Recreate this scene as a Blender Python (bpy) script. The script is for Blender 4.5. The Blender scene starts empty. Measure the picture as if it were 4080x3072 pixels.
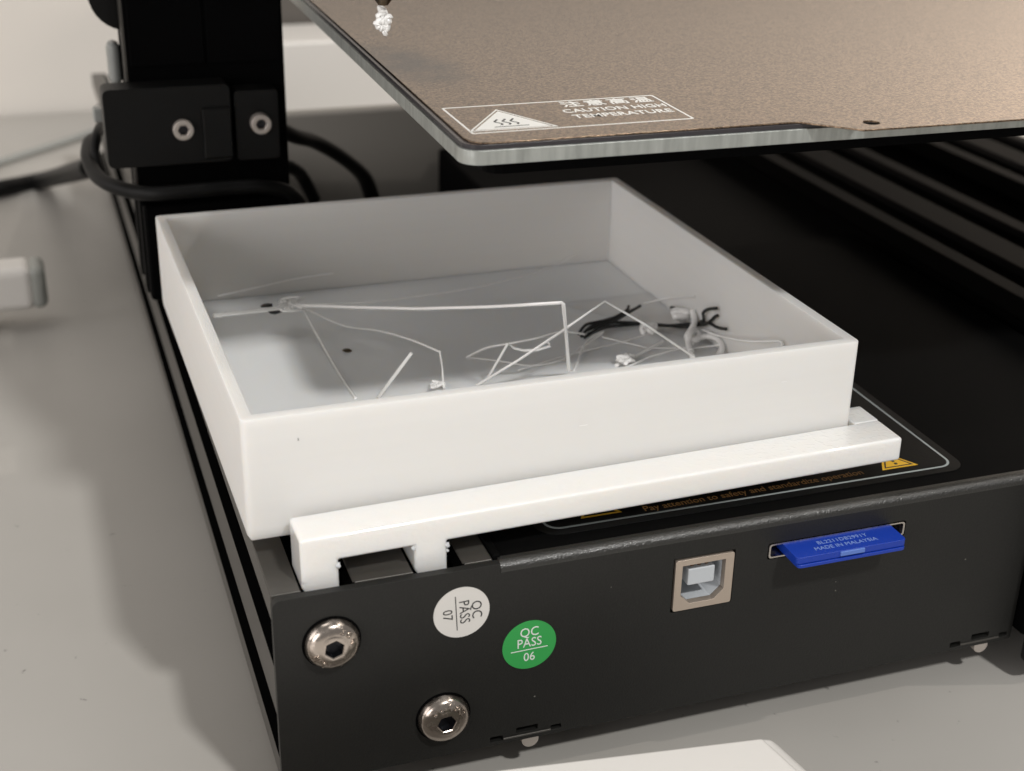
import bpy, bmesh, math, random
from mathutils import Vector, Matrix, noise
from mathutils.geometry import delaunay_2d_cdt
random.seed(7)
MM = 0.001
sc = bpy.context.scene
C = sc.collection

# ------------------------------------------------------------------ camera
cam_d = bpy.data.cameras.new('camera'); cam = bpy.data.objects.new('camera', cam_d); C.objects.link(cam)
cam_d.sensor_width = 36.0; cam_d.lens = 49.9127
cam.matrix_world = Matrix(((0.944953, 0.119975, -0.304416, -0.030223), (-0.326627, 0.401148, -0.855801, -0.203874), (0.019441, 0.908122, 0.418254, 0.174417), (0, 0, 0, 1)))
cam_d.clip_start = 0.01; cam_d.clip_end = 50
cam_d.dof.use_dof = True; cam_d.dof.focus_distance = 0.274; cam_d.dof.aperture_fstop = 22
sc.camera = cam

# ------------------------------------------------------------------ world and lamps
w = bpy.data.worlds.new('World'); sc.world = w; w.use_nodes = True
bg = w.node_tree.nodes['Background']; bg.inputs[0].default_value = (1.0, 0.97, 0.935, 1); bg.inputs[1].default_value = 0.27
def lamp(name, loc, target, size, power, col, shape='DISK'):
    d = bpy.data.lights.new(name, 'AREA'); d.shape = shape; d.size = size; d.energy = power; d.color = col
    o = bpy.data.objects.new(name, d); C.objects.link(o)
    o.location = loc
    o.rotation_euler = (Vector(target) - Vector(loc)).to_track_quat('-Z', 'Y').to_euler()
    return o
lamp('ceiling_lamp', (0.42, -1.08, 1.47), (0.07, 0.07, 0.05), 0.13, 20, (1.0, 0.985, 0.955))
lamp('low_fill', (-1.2, -0.95, 0.42), (0.05, 0.08, 0.05), 0.9, 8.0, (1.0, 0.955, 0.93))  # added low fill with no known source, brightens the tray interior
lamp('left_fill', (-1.5, 0.15, 0.62), (0.05, 0.08, 0.05), 1.1, 6.5, (1.0, 0.95, 0.93))  # added soft fill from the left, its source unseen
lamp('overhead_fill', (-0.35, 0.45, 1.9), (0.05, 0.08, 0.05), 1.0, 5, (1.0, 0.97, 0.93))  # added broad fill from above, for rim and bar tops
lamp('glint_lamp', (0.72, -0.17, 1.08), (0.12, 0.0, 0.05), 0.016, 2.0, (1.0, 0.93, 0.85))  # small unseen light added for glints on the bar and panel edge
lamp('wall_fill', (0.80, 0.27, 0.36), (0.66, 0.556, 0.20), 0.2, 2.6, (1.0, 0.88, 0.77))  # added off-frame to brighten the wall mirrored in the bed
sc.view_settings.view_transform = 'Standard'; sc.view_settings.look = 'None'
sc.view_settings.exposure = 0.0; sc.view_settings.gamma = 1.0

# ------------------------------------------------------------------ materials
def mat(name, col, rough=0.5, metal=0.0, bump=None, var=None, sss=0.0, coat=0.0, spec=0.5, bump2=None, rvar=None, mottled=None, trans=0.0):
    """bump=(scale per metre, distance in mm, stretch); var=(scale, amount, stretch)"""
    m = bpy.data.materials.new(name); m.use_nodes = True
    nt = m.node_tree; N = nt.nodes; L = nt.links
    p = N['Principled BSDF']
    p.inputs['Base Color'].default_value = (*col, 1); p.inputs['Roughness'].default_value = rough
    p.inputs['Metallic'].default_value = metal; p.inputs['Specular IOR Level'].default_value = spec
    p.inputs['Coat Weight'].default_value = coat; p.inputs['Coat Roughness'].default_value = 0.07
    if sss:
        p.inputs['Subsurface Weight'].default_value = sss
        p.inputs['Subsurface Radius'].default_value = (1, 0.85, 0.7); p.inputs['Subsurface Scale'].default_value = 0.004
    if trans: p.inputs['Transmission Weight'].default_value = trans
    tc = N.new('ShaderNodeTexCoord')
    def nz(scale, stretch=(1, 1, 1), detail=3.0):
        mp = N.new('ShaderNodeMapping'); mp.inputs['Scale'].default_value = stretch
        L.new(tc.outputs['Object'], mp.inputs['Vector'])
        n = N.new('ShaderNodeTexNoise'); n.inputs['Scale'].default_value = scale; n.inputs['Detail'].default_value = detail
        L.new(mp.outputs[0], n.inputs['Vector']); return n
    if var:
        n = nz(var[0], var[2] if len(var) > 2 else (1, 1, 1))
        mx = N.new('ShaderNodeMix'); mx.data_type = 'RGBA'; mx.inputs['A'].default_value = (*[c * (1 - var[1]) for c in col], 1)
        mx.inputs['B'].default_value = (*[min(1, c * (1 + var[1])) for c in col], 1)
        L.new(n.outputs['Fac'], mx.inputs['Factor']); L.new(mx.outputs['Result'], p.inputs['Base Color'])
    if rvar:
        n = nz(rvar[0]); r = N.new('ShaderNodeMapRange'); r.inputs['From Min'].default_value = 0.35; r.inputs['From Max'].default_value = 0.65
        r.inputs['To Min'].default_value = rvar[1]; r.inputs['To Max'].default_value = rvar[2]
        L.new(n.outputs['Fac'], r.inputs['Value']); L.new(r.outputs[0], p.inputs['Roughness'])
    prev = None
    for b in (bump, bump2):
        if not b: continue
        if b[0] == 'layers':
            mp = N.new('ShaderNodeMapping'); L.new(tc.outputs['Object'], mp.inputs['Vector'])
            n = N.new('ShaderNodeTexWave'); n.bands_direction = b[3]; n.inputs['Scale'].default_value = b[1]
            n.inputs['Distortion'].default_value = 0.6; n.inputs['Detail'].default_value = 2; n.inputs['Detail Scale'].default_value = 40
            L.new(mp.outputs[0], n.inputs['Vector']); dist = b[2]; out = n.outputs['Fac']
        else:
            n = nz(b[0], b[2] if len(b) > 2 else (1, 1, 1), 2.0); dist = b[1]; out = n.outputs['Fac']
        bp = N.new('ShaderNodeBump'); bp.inputs['Distance'].default_value = dist * MM; bp.inputs['Strength'].default_value = 1.0
        L.new(out, bp.inputs['Height'])
        if prev: L.new(prev.outputs['Normal'], bp.inputs['Normal'])
        prev = bp
    if prev:
        L.new(prev.outputs['Normal'], p.inputs['Normal'])
        if coat: L.new(prev.outputs['Normal'], p.inputs['Coat Normal'])
    return m

M = {}
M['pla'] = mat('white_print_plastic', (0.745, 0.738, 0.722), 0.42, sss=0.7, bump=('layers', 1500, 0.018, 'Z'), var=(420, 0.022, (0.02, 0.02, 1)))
M['pla_floor_lit'] = mat('lit_print_floor', (0.87, 0.865, 0.85), 0.5, sss=0.7)  # same plastic as the walls, made paler for the light on the floor
M['pla_glossy'] = mat('glossy_print_plastic', (0.82, 0.81, 0.79), 0.3, sss=0.7, coat=0.7, bump=(2200, 0.06, (0.4, 1, 1)), bump2=(450, 0.10))
def wet_glints(m, x0, x1):      # small raised melt spots of an over-extruded top layer, denser towards one end of the bar
    N = m.node_tree.nodes; L = m.node_tree.links; p = N['Principled BSDF']
    tc = N.new('ShaderNodeTexCoord'); n = N.new('ShaderNodeTexNoise'); n.inputs['Scale'].default_value = 800; n.inputs['Detail'].default_value = 1
    L.new(tc.outputs['Object'], n.inputs['Vector'])
    sx = N.new('ShaderNodeSeparateXYZ'); L.new(tc.outputs['Object'], sx.inputs[0])
    mr = N.new('ShaderNodeMapRange'); mr.interpolation_type = 'SMOOTHSTEP'; mr.inputs['From Min'].default_value = x0; mr.inputs['From Max'].default_value = x1
    L.new(sx.outputs['X'], mr.inputs['Value'])
    cr = N.new('ShaderNodeMapRange'); cr.inputs['From Min'].default_value = 0.52; cr.inputs['From Max'].default_value = 0.66
    L.new(n.outputs['Fac'], cr.inputs['Value'])
    mu = N.new('ShaderNodeMath'); mu.operation = 'MULTIPLY'; L.new(cr.outputs[0], mu.inputs[0]); L.new(mr.outputs[0], mu.inputs[1])
    b = N.new('ShaderNodeBump'); b.inputs['Distance'].default_value = 0.06 * MM; b.inputs['Strength'].default_value = 1
    L.new(mu.outputs[0], b.inputs['Height']); L.new(b.outputs['Normal'], p.inputs['Coat Normal'])
    p.inputs['Coat Weight'].default_value = 0.8; p.inputs['Coat Roughness'].default_value = 0.06
wet_glints(M['pla_glossy'], 0.055, 0.11)
M['powder_edge'] = mat('black_powder_coat_bend', (0.016, 0.0155, 0.0135), 0.38, spec=0.7, coat=0.12, bump=(2600, 0.12))
M['strand'] = mat('pale_filament', (0.96, 0.955, 0.945), 0.25, coat=0.4)
M['strand_dark'] = mat('black_filament', (0.012, 0.013, 0.013), 0.4)
M['powder'] = mat('black_powder_coat', (0.0115, 0.0113, 0.0102), 0.50, spec=0.4, bump=(2600, 0.05), var=(1900, 0.45), rvar=(22, 0.42, 0.60))
M['cover'] = mat('shaded_sheet_cover', (0.004, 0.004, 0.004), 0.6, spec=0.02)  # panel paint darkened for the bed's shade over the cover
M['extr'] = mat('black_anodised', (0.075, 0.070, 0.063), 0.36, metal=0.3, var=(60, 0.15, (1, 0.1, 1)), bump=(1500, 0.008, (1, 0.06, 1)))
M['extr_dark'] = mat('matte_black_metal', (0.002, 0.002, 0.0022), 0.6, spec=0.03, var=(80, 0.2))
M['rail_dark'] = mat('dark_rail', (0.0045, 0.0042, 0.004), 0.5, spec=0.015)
M['black_plastic'] = mat('black_plastic', (0.004, 0.004, 0.004), 0.42, spec=0.22, bump=(1500, 0.02))
M['rubber'] = mat('black_rubber', (0.005, 0.005, 0.005), 0.5, spec=0.2)
M['nickel'] = mat('dark_nickel', (0.50, 0.44, 0.39), 0.16, metal=1.0, bump=(700, 0.05), rvar=(600, 0.10, 0.30))
M['steel'] = mat('bright_steel', (0.62, 0.58, 0.54), 0.28, metal=1.0, rvar=(900, 0.2, 0.4))
M['screw_matte'] = mat('dull_screw_steel', (0.55, 0.50, 0.46), 0.5, metal=0.7)
M['socket'] = mat('socket_dark', (0.03, 0.03, 0.035), 0.3, metal=0.8)
M['alu'] = mat('cut_aluminium', (0.42, 0.44, 0.42), 0.38, metal=0.6, bump=(900, 0.2, (1, 1, 0.12)), var=(700, 0.38, (1, 1, 0.12)), bump2=(250, 0.15, (1, 1, 2)))
M['magnet'] = mat('magnetic_sheet', (0.035, 0.032, 0.036), 0.25)
M['sticker_white'] = mat('white_paper_sticker', (0.66, 0.64, 0.61), 0.55)
M['sticker_green'] = mat('green_paper_sticker', (0.035, 0.33, 0.075), 0.45)
M['ink'] = mat('black_ink', (0.03, 0.03, 0.03), 0.6)
M['ink_white'] = mat('white_ink', (0.72, 0.74, 0.72), 0.5)
M['ink_line'] = mat('pale_blue_grey_ink', (0.36, 0.40, 0.40), 0.5)
M['ink_orange'] = mat('faded_orange_ink', (0.36, 0.19, 0.06), 0.6)
M['ink_yellow'] = mat('yellow_ink', (0.72, 0.42, 0.03), 0.5)
M['label_black'] = mat('black_label_film', (0.005, 0.005, 0.005), 0.35, spec=0.15, bump=(1200, 0.015))
M['silver_print'] = mat('silver_print', (0.90, 0.90, 0.87), 0.5, metal=0.0, bump=(1600, 0.05))
M['port_metal'] = mat('port_nickel', (0.60, 0.51, 0.43), 0.38, metal=0.75)
M['port_white'] = mat('port_plastic', (0.52, 0.55, 0.58), 0.4)
M['pin'] = mat('copper_pin', (0.22, 0.11, 0.05), 0.35, metal=0.6)
M['card_blue'] = mat('blue_card_plastic', (0.006, 0.040, 0.36), 0.36, bump=(2000, 0.01))
M['card_ink'] = mat('card_print', (0.20, 0.30, 0.62), 0.5)
M['white_plastic'] = mat('white_plastic', (0.70, 0.68, 0.65), 0.35)
M['grey_plastic'] = mat('grey_plastic', (0.30, 0.31, 0.30), 0.4)
M['dark_grey'] = mat('dark_grey_box', (0.10, 0.09, 0.08), 0.6)
M['wall'] = mat('painted_wall', (0.68, 0.645, 0.60), 0.8, var=(6, 0.03))
M['brass'] = mat('brass_nozzle', (0.10, 0.07, 0.04), 0.35, metal=0.9)
M['crumb'] = mat('brown_crumb', (0.07, 0.05, 0.025), 0.6)

def table_material():
    m = bpy.data.materials.new('table_laminate'); m.use_nodes = True; N = m.node_tree.nodes; L = m.node_tree.links
    p = N['Principled BSDF']; p.inputs['Roughness'].default_value = 0.42
    tc = N.new('ShaderNodeTexCoord')
    n1 = N.new('ShaderNodeTexNoise'); n1.inputs['Scale'].default_value = 9; n1.inputs['Detail'].default_value = 4
    n2 = N.new('ShaderNodeTexNoise'); n2.inputs['Scale'].default_value = 260; n2.inputs['Detail'].default_value = 4
    L.new(tc.outputs['Object'], n1.inputs['Vector']); L.new(tc.outputs['Object'], n2.inputs['Vector'])
    r1 = N.new('ShaderNodeValToRGB'); r1.color_ramp.elements[0].color = (0.375, 0.36, 0.335, 1); r1.color_ramp.elements[1].color = (0.43, 0.415, 0.39, 1)
    r1.color_ramp.elements[0].position = 0.3; r1.color_ramp.elements[1].position = 0.7
    L.new(n1.outputs['Fac'], r1.inputs['Fac'])
    r2 = N.new('ShaderNodeValToRGB'); r2.color_ramp.elements[0].position = 0.24; r2.color_ramp.elements[1].position = 0.30
    r2.color_ramp.elements[0].color = (0.55, 0.55, 0.55, 1)
    L.new(n2.outputs['Fac'], r2.inputs['Fac'])
    mx = N.new('ShaderNodeMix'); mx.data_type = 'RGBA'; mx.blend_type = 'MULTIPLY'; mx.inputs['Factor'].default_value = 1
    L.new(r1.outputs['Color'], mx.inputs['A']); L.new(r2.outputs['Color'], mx.inputs['B']); L.new(mx.outputs['Result'], p.inputs['Base Color'])
    return m
M['table'] = table_material()
def add_specks(m, scale, thr, col, amt=1.0):
    N = m.node_tree.nodes; L = m.node_tree.links; p = N['Principled BSDF']
    tc = N.new('ShaderNodeTexCoord'); v = N.new('ShaderNodeTexVoronoi'); v.inputs['Scale'].default_value = scale
    L.new(tc.outputs['Object'], v.inputs['Vector'])
    n = N.new('ShaderNodeTexNoise'); n.inputs['Scale'].default_value = scale * 0.22; L.new(tc.outputs['Object'], n.inputs['Vector'])
    a = N.new('ShaderNodeMath'); a.operation = 'LESS_THAN'; a.inputs[1].default_value = thr; L.new(v.outputs['Distance'], a.inputs[0])
    b = N.new('ShaderNodeMath'); b.operation = 'GREATER_THAN'; b.inputs[1].default_value = 0.60; L.new(n.outputs['Fac'], b.inputs[0])
    c = N.new('ShaderNodeMath'); c.operation = 'MULTIPLY'; L.new(a.outputs[0], c.inputs[0]); L.new(b.outputs[0], c.inputs[1])
    d = N.new('ShaderNodeMath'); d.operation = 'MULTIPLY'; d.inputs[1].default_value = amt; L.new(c.outputs[0], d.inputs[0])
    mx = N.new('ShaderNodeMix'); mx.data_type = 'RGBA'; mx.inputs['B'].default_value = (*col, 1)
    if p.inputs['Base Color'].links: L.new(p.inputs['Base Color'].links[0].from_socket, mx.inputs['A'])
    else: mx.inputs['A'].default_value = p.inputs['Base Color'].default_value
    L.new(d.outputs[0], mx.inputs['Factor']); L.new(mx.outputs['Result'], p.inputs['Base Color'])
add_specks(M['powder'], 330, 0.06, (0.35, 0.33, 0.30), 0.45)
add_specks(M['extr'], 420, 0.09, (0.35, 0.33, 0.30), 0.6)

def plate_material():
    """textured bronze coating of the spring steel sheet: grainy bump, warm semi-metallic"""
    m = bpy.data.materials.new('bronze_textured_coating'); m.use_nodes = True; N = m.node_tree.nodes; L = m.node_tree.links
    p = N['Principled BSDF']
    tc = N.new('ShaderNodeTexCoord')
    n = N.new('ShaderNodeTexNoise'); n.inputs['Scale'].default_value = 2000; n.inputs['Detail'].default_value = 2; n.inputs['Roughness'].default_value = 0.6
    L.new(tc.outputs['Object'], n.inputs['Vector'])
    v = N.new('ShaderNodeTexNoise'); v.inputs['Scale'].default_value = 2600; v.inputs['Detail'].default_value = 1
    L.new(tc.outputs['Object'], v.inputs['Vector'])
    cr = N.new('ShaderNodeValToRGB'); e = cr.color_ramp.elements
    e[0].position = 0.38; e[0].color = (0.10, 0.070, 0.048, 1); e[1].position = 0.62; e[1].color = (0.35, 0.255, 0.18, 1)
    L.new(n.outputs['Fac'], cr.inputs['Fac'])
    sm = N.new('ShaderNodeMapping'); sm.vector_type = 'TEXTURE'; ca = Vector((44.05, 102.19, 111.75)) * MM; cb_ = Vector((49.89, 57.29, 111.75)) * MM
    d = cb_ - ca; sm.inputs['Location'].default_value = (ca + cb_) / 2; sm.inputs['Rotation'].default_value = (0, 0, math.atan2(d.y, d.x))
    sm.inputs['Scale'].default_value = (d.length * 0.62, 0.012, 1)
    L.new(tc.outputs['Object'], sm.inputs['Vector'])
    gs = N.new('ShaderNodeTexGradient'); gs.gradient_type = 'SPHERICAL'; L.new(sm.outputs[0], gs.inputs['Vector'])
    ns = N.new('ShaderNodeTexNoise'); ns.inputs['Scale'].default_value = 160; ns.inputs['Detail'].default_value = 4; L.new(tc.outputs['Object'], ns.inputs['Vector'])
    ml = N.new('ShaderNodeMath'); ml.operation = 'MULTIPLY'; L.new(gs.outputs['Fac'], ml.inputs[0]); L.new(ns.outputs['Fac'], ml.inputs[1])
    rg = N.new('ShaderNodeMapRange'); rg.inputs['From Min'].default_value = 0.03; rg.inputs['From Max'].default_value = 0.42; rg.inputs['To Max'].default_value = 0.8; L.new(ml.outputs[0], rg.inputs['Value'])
    mxs = N.new('ShaderNodeMix'); mxs.data_type = 'RGBA'; mxs.inputs['B'].default_value = (0.055, 0.052, 0.055, 1)  # grey smear painted into the coating, standing for a dim reflection
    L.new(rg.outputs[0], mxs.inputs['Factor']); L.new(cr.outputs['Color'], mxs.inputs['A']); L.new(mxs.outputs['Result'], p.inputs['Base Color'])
    p.inputs['Metallic'].default_value = 1.0; p.inputs['Roughness'].default_value = 0.22
    b = N.new('ShaderNodeBump'); b.inputs['Distance'].default_value = 0.03 * MM; b.inputs['Strength'].default_value = 1
    L.new(n.outputs['Fac'], b.inputs['Height'])
    b2 = N.new('ShaderNodeBump'); b2.inputs['Distance'].default_value = 0.012 * MM
    L.new(v.outputs['Fac'], b2.inputs['Height']); L.new(b.outputs['Normal'], b2.inputs['Normal'])
    L.new(b2.outputs['Normal'], p.inputs['Normal'])
    return m
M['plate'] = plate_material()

# ------------------------------------------------------------------ geometry helpers (all sizes in mm)
def new_obj(name, verts, faces, m, parent=None, smooth=False, bevel=0, segs=2, kind=None, angle=40):
    me = bpy.data.meshes.new(name)
    me.from_pydata([tuple(Vector(v) * MM) for v in verts], [], faces)
    bm = bmesh.new(); bm.from_mesh(me); bmesh.ops.recalc_face_normals(bm, faces=bm.faces); bm.to_mesh(me); bm.free()
    me.materials.append(M[m] if isinstance(m, str) else m)
    o = bpy.data.objects.new(name, me); C.objects.link(o)
    if parent: o.parent = parent
    if bevel:
        b = o.modifiers.new('bevel', 'BEVEL'); b.width = bevel * MM; b.segments = segs; b.limit_method = 'ANGLE'; b.angle_limit = math.radians(35)
        b.harden_normals = True
        me.shade_smooth()
    elif smooth:
        me.shade_smooth()
        me.set_sharp_from_angle(angle=math.radians(angle))
    if kind: o['kind'] = kind
    return o

def box_vf(x0, x1, y0, y1, z0, z1, off=0):
    v = [(x0,y0,z0),(x1,y0,z0),(x1,y1,z0),(x0,y1,z0),(x0,y0,z1),(x1,y0,z1),(x1,y1,z1),(x0,y1,z1)]
    f = [(0,3,2,1),(4,5,6,7),(0,1,5,4),(1,2,6,5),(2,3,7,6),(3,0,4,7)]
    return v, [tuple(i + off for i in q) for q in f]
def boxes(name, lst, m, parent=None, bevel=0, **k):
    V, F = [], []
    for b in lst:
        v, f = box_vf(*b, off=len(V)); V += v; F += f
    return new_obj(name, V, F, m, parent, bevel=bevel, **k)

def prism_vf(poly, a0, a1, axes, holes=()):
    """polygon (2-D) with holes extruded between a0 and a1; axes maps (p,q,a) -> xyz"""
    loops = [list(poly)] + [list(h) for h in holes]
    flat = [p for l in loops for p in l]; n = len(flat)
    E_ = []; s = 0
    for l in loops:
        E_ += [(s + i, s + (i + 1) % len(l)) for i in range(len(l))]; s += len(l)
    ov, _, tr, ovi, _, _ = delaunay_2d_cdt([Vector((p[0], p[1])) for p in flat], E_, [], 1, 1e-5)
    def inside(c, l):
        r = False
        for i in range(len(l)):
            (xa, ya), (xb, yb) = l[i][:2], l[(i + 1) % len(l)][:2]
            if (ya > c[1]) != (yb > c[1]) and c[0] < (xb - xa) * (c[1] - ya) / (yb - ya) + xa: r = not r
        return r
    tri = []
    for t in tr:
        c = (sum(ov[i][0] for i in t) / 3, sum(ov[i][1] for i in t) / 3)
        if inside(c, loops[0]) and not any(inside(c, h) for h in loops[1:]): tri.append(tuple(ovi[i][0] for i in t))
    V = [axes(p[0], p[1], a0) for p in flat] + [axes(p[0], p[1], a1) for p in flat]
    F = [tuple(t) for t in tri] + [tuple(i + n for i in reversed(t)) for t in tri]
    s = 0
    for l in loops:
        k = len(l)
        for i in range(k):
            j = (i + 1) % k; F.append((s + i, s + j, s + j + n, s + i + n))
        s += k
    return V, F
XZ = lambda p, q, a: (p, a, q)      # polygon in x,z ; extruded along y
XY = lambda p, q, a: (p, q, a)
YZ = lambda p, q, a: (a, p, q)
def prism(name, poly, a0, a1, axes, m, parent=None, holes=(), **k):
    V, F = prism_vf(poly, a0, a1, axes, holes); return new_obj(name, V, F, m, parent, **k)

def rrect(x0, x1, y0, y1, r, n=5, rs=None):
    rs = rs or (r, r, r, r); P = []
    for (cx, cy, a, rr) in ((x0 + rs[0], y0 + rs[0], 180, rs[0]), (x1 - rs[1], y0 + rs[1], 270, rs[1]), (x1 - rs[2], y1 - rs[2], 0, rs[2]), (x0 + rs[3], y1 - rs[3], 90, rs[3])):
        for i in range(n + 1):
            t = math.radians(a + 90 * i / n); P.append((cx + rr * math.cos(t), cy + rr * math.sin(t)))
    return P
def circle(cx, cy, r, n=48): return [(cx + r * math.cos(2 * math.pi * i / n), cy + r * math.sin(2 * math.pi * i / n)) for i in range(n)]

def smooth_path(pts, sub=6):
    P = [Vector(p) for p in pts]; out = []
    for i in range(len(P) - 1):
        a = P[max(i - 1, 0)]; b = P[i]; c = P[i + 1]; d = P[min(i + 2, len(P) - 1)]
        for k in range(sub):
            t = k / sub
            out.append(0.5 * ((2 * b) + (c - a) * t + (2 * a - 5 * b + 4 * c - d) * t * t + (3 * b - a - 3 * c + d) * t ** 3))
    out.append(P[-1]); return out
def tube_vf(pts, r, n=8, off=0, flat=1.0, jit=0.0):
    pts = [Vector(p) for p in pts]; V = []; F = []
    prev = None
    for i, p in enumerate(pts):
        t = (pts[min(i + 1, len(pts) - 1)] - pts[max(i - 1, 0)]).normalized()
        if prev is None:
            u = t.orthogonal().normalized() if abs(t.z) > 0.9 else Vector((0, 0, 1)).cross(t).normalized()
        else:
            u = (prev - t * prev.dot(t)).normalized()
        prev = u; v = t.cross(u)
        rr = r[i] if isinstance(r, (list, tuple)) else r
        if jit: rr *= 1 + jit * (random.random() - 0.5)
        for k in range(n):
            a = 2 * math.pi * k / n
            V.append(tuple(p + u * (math.cos(a) * rr) + v * (math.sin(a) * rr * flat)))
    for i in range(len(pts) - 1):
        for k in range(n):
            a = i * n + k; b = i * n + (k + 1) % n
            F.append((a + off, b + off, b + n + off, a + n + off))
    F.append(tuple(off + k for k in range(n))[::-1]); F.append(tuple(off + (len(pts) - 1) * n + k for k in range(n)))
    return V, F
def tube(name, pts, r, m, parent=None, sm=True, n=8, sub=6, flat=1.0, jit=0.0):
    P = smooth_path(pts, sub) if sm else pts
    V, F = tube_vf(P, r, n, 0, flat, jit); return new_obj(name, V, F, m, parent, smooth=True, angle=60)

def empty(name, loc=(0, 0, 0)):
    o = bpy.data.objects.new(name, None); C.objects.link(o); o.location = Vector(loc) * MM; o.empty_display_size = 0.01; return o
def tag(o, label, cat, group=None):
    o['label'] = label; o['category'] = cat
    if group: o['group'] = group
    return o

def text_obj(name, body, size, mtx, m, parent, depth=0.04, align='CENTER', space=1.0, xs=1.0, thick=0.0):
    cu = bpy.data.curves.new(name, 'FONT'); cu.body = body; cu.size = size * MM; cu.align_x = align; cu.align_y = 'CENTER'
    cu.extrude = depth * MM; cu.space_character = space; cu.offset = thick * MM; cu.resolution_u = 3
    t = bpy.data.objects.new(name, cu); C.objects.link(t)
    dg = bpy.context.evaluated_depsgraph_get(); dg.update()
    me = bpy.data.meshes.new_from_object(t.evaluated_get(dg)); bpy.data.objects.remove(t); bpy.data.curves.remove(cu)
    me.name = name; me.materials.clear(); me.materials.append(M[m])
    o = bpy.data.objects.new(name, me); C.objects.link(o); o.parent = parent
    me.transform(Matrix.Diagonal((xs, 1, 1, 1))); me.transform(mtx)
    return o
def on_panel(x, z, ang=0, y=-0.06):   # text plane standing on the front face (y = const)
    return Matrix.Translation(Vector((x, y, z)) * MM) @ Matrix.Rotation(math.pi / 2, 4, 'X') @ Matrix.Rotation(math.radians(ang), 4, 'Z')
def on_top(x, y, z, ang=0):
    return Matrix.Translation(Vector((x, y, z)) * MM) @ Matrix.Rotation(math.radians(ang), 4, 'Z')

# ------------------------------------------------------------------ setting
TZ = -8.0
t = new_obj('table', [(-1500, -900, TZ), (1800, -900, TZ), (1800, 552, TZ), (-1500, 552, TZ), (-1500, -900, TZ - 25), (1800, -900, TZ - 25), (1800, 552, TZ - 25), (-1500, 552, TZ - 25)],
            [(0,1,2,3),(4,7,6,5),(0,4,5,1),(1,5,6,2),(2,6,7,3),(3,7,4,0)], 'table'); t['kind'] = 'structure'
wl = boxes('wall', [(-2200, 2600, 556, 610, -900, 1700)], 'wall'); wl['kind'] = 'structure'

# ------------------------------------------------------------------ printer
PR = tag(empty('desktop_printer'), 'black desktop 3D printer with silver bolts, bronze print bed and black upright', 'printer')

def vslot_side(L, n):      # points (s, d) along one side with n slots of 20 mm pitch
    P = [(0, 0)]
    for k in range(n):
        c = 10 + 20 * k
        P += [(c - 4.6, 0), (c - 3.1, 1.7), (c - 5.1, 1.7), (c - 5.1, 3.3), (c - 2.6, 6.0), (c + 2.6, 6.0), (c + 5.1, 3.3), (c + 5.1, 1.7), (c + 3.1, 1.7), (c + 4.6, 0)]
    return P
def vslot(w_, h_, x0, z0):
    P = []
    P += [(x0 + s, z0 + d) for s, d in vslot_side(w_, round(w_ / 20))]
    P += [(x0 + w_ - d, z0 + s) for s, d in vslot_side(h_, round(h_ / 20))]
    P += [(x0 + w_ - s, z0 + h_ - d) for s, d in vslot_side(w_, round(w_ / 20))]
    P += [(x0 + d, z0 + h_ - s) for s, d in vslot_side(h_, round(h_ / 20))]
    return P
rail = prism('side_rail', vslot(40, 40, 0.15, -0.1), 2.2, 420, XZ, 'extr', PR, bevel=0.25, segs=1)
M['slot_shade'] = mat('slot_shade_black', (0.002, 0.002, 0.002), 1.0, spec=0.0)
def darken_slots(o, x0, z0, w_):       # shade inside the T-slots, painted as a black material
    me = o.data; me.materials.append(M['slot_shade'])
    for p in me.polygons:
        c = p.center / MM
        if abs(p.normal.y) > 0.5: continue
        d = min(c.x - x0, x0 + w_ - c.x, c.z - z0, z0 + w_ - c.z)
        if d > 0.3: p.material_index = 1
darken_slots(rail, 0.15, -0.1, 40)
for y in (151, 200, 226):
    boxes('slot_nut', [(1.2, 4.0, y, y + 7, 26.5, 33)], 'extr_dark', PR, bevel=0.5)

# front panel with openings for the ports
USBX, USBZ = 75.55, 34.25
panel_poly = rrect(0, 156.8, 0, 40, 1.2, rs=(0.6, 0.6, 0.05, 1.6))
panel_poly = [p for p in panel_poly if not (p[0] > 100 and p[1] > 30)]
i0 = max(i for i, p in enumerate(panel_poly) if p[0] > 100) + 1
panel_poly[i0:i0] = [(156.8, 38.2), (40.9, 38.2), (40.9, 40.0)]
usb_hole = rrect(USBX - 0.38, USBX + 12.5, USBZ - 11.5, USBZ + 0.38, 0.3, 2)
sd_hole = rrect(95.0, 125.6, 30.9, 34.5, 0.5, 3)
notches = []
for nx in (39.4, 141.4):
    notches += [rrect(nx, nx + 2.6, 0.7, 2.0, 0.3, 2), rrect(nx + 5.2, nx + 9.6, 1.7, 3.0, 0.2, 2), rrect(nx + 12.2, nx + 14.4, 0.9, 2.0, 0.3, 2)]
fp = prism('front_panel', panel_poly, 0, 1.6, XZ, 'powder', PR, holes=[usb_hole, sd_hole] + notches, bevel=0.28, segs=3)
boxes('panel_backing', [(41, 154, 4.5, 6, -0.5, 12)], 'extr_dark', PR)
for nx in (39.4, 141.4):
    prism('bottom_screw', circle(nx + 8.2, -0.5, 1.7, 20), 0.1, 1.5, XZ, 'screw_matte', PR, bevel=0.4)
    boxes('bottom_lip', [(nx + 2.6, nx + 12.2, -0.25, 0.5, 0.9, 1.3)], 'extr', PR, bevel=0.1)

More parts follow.
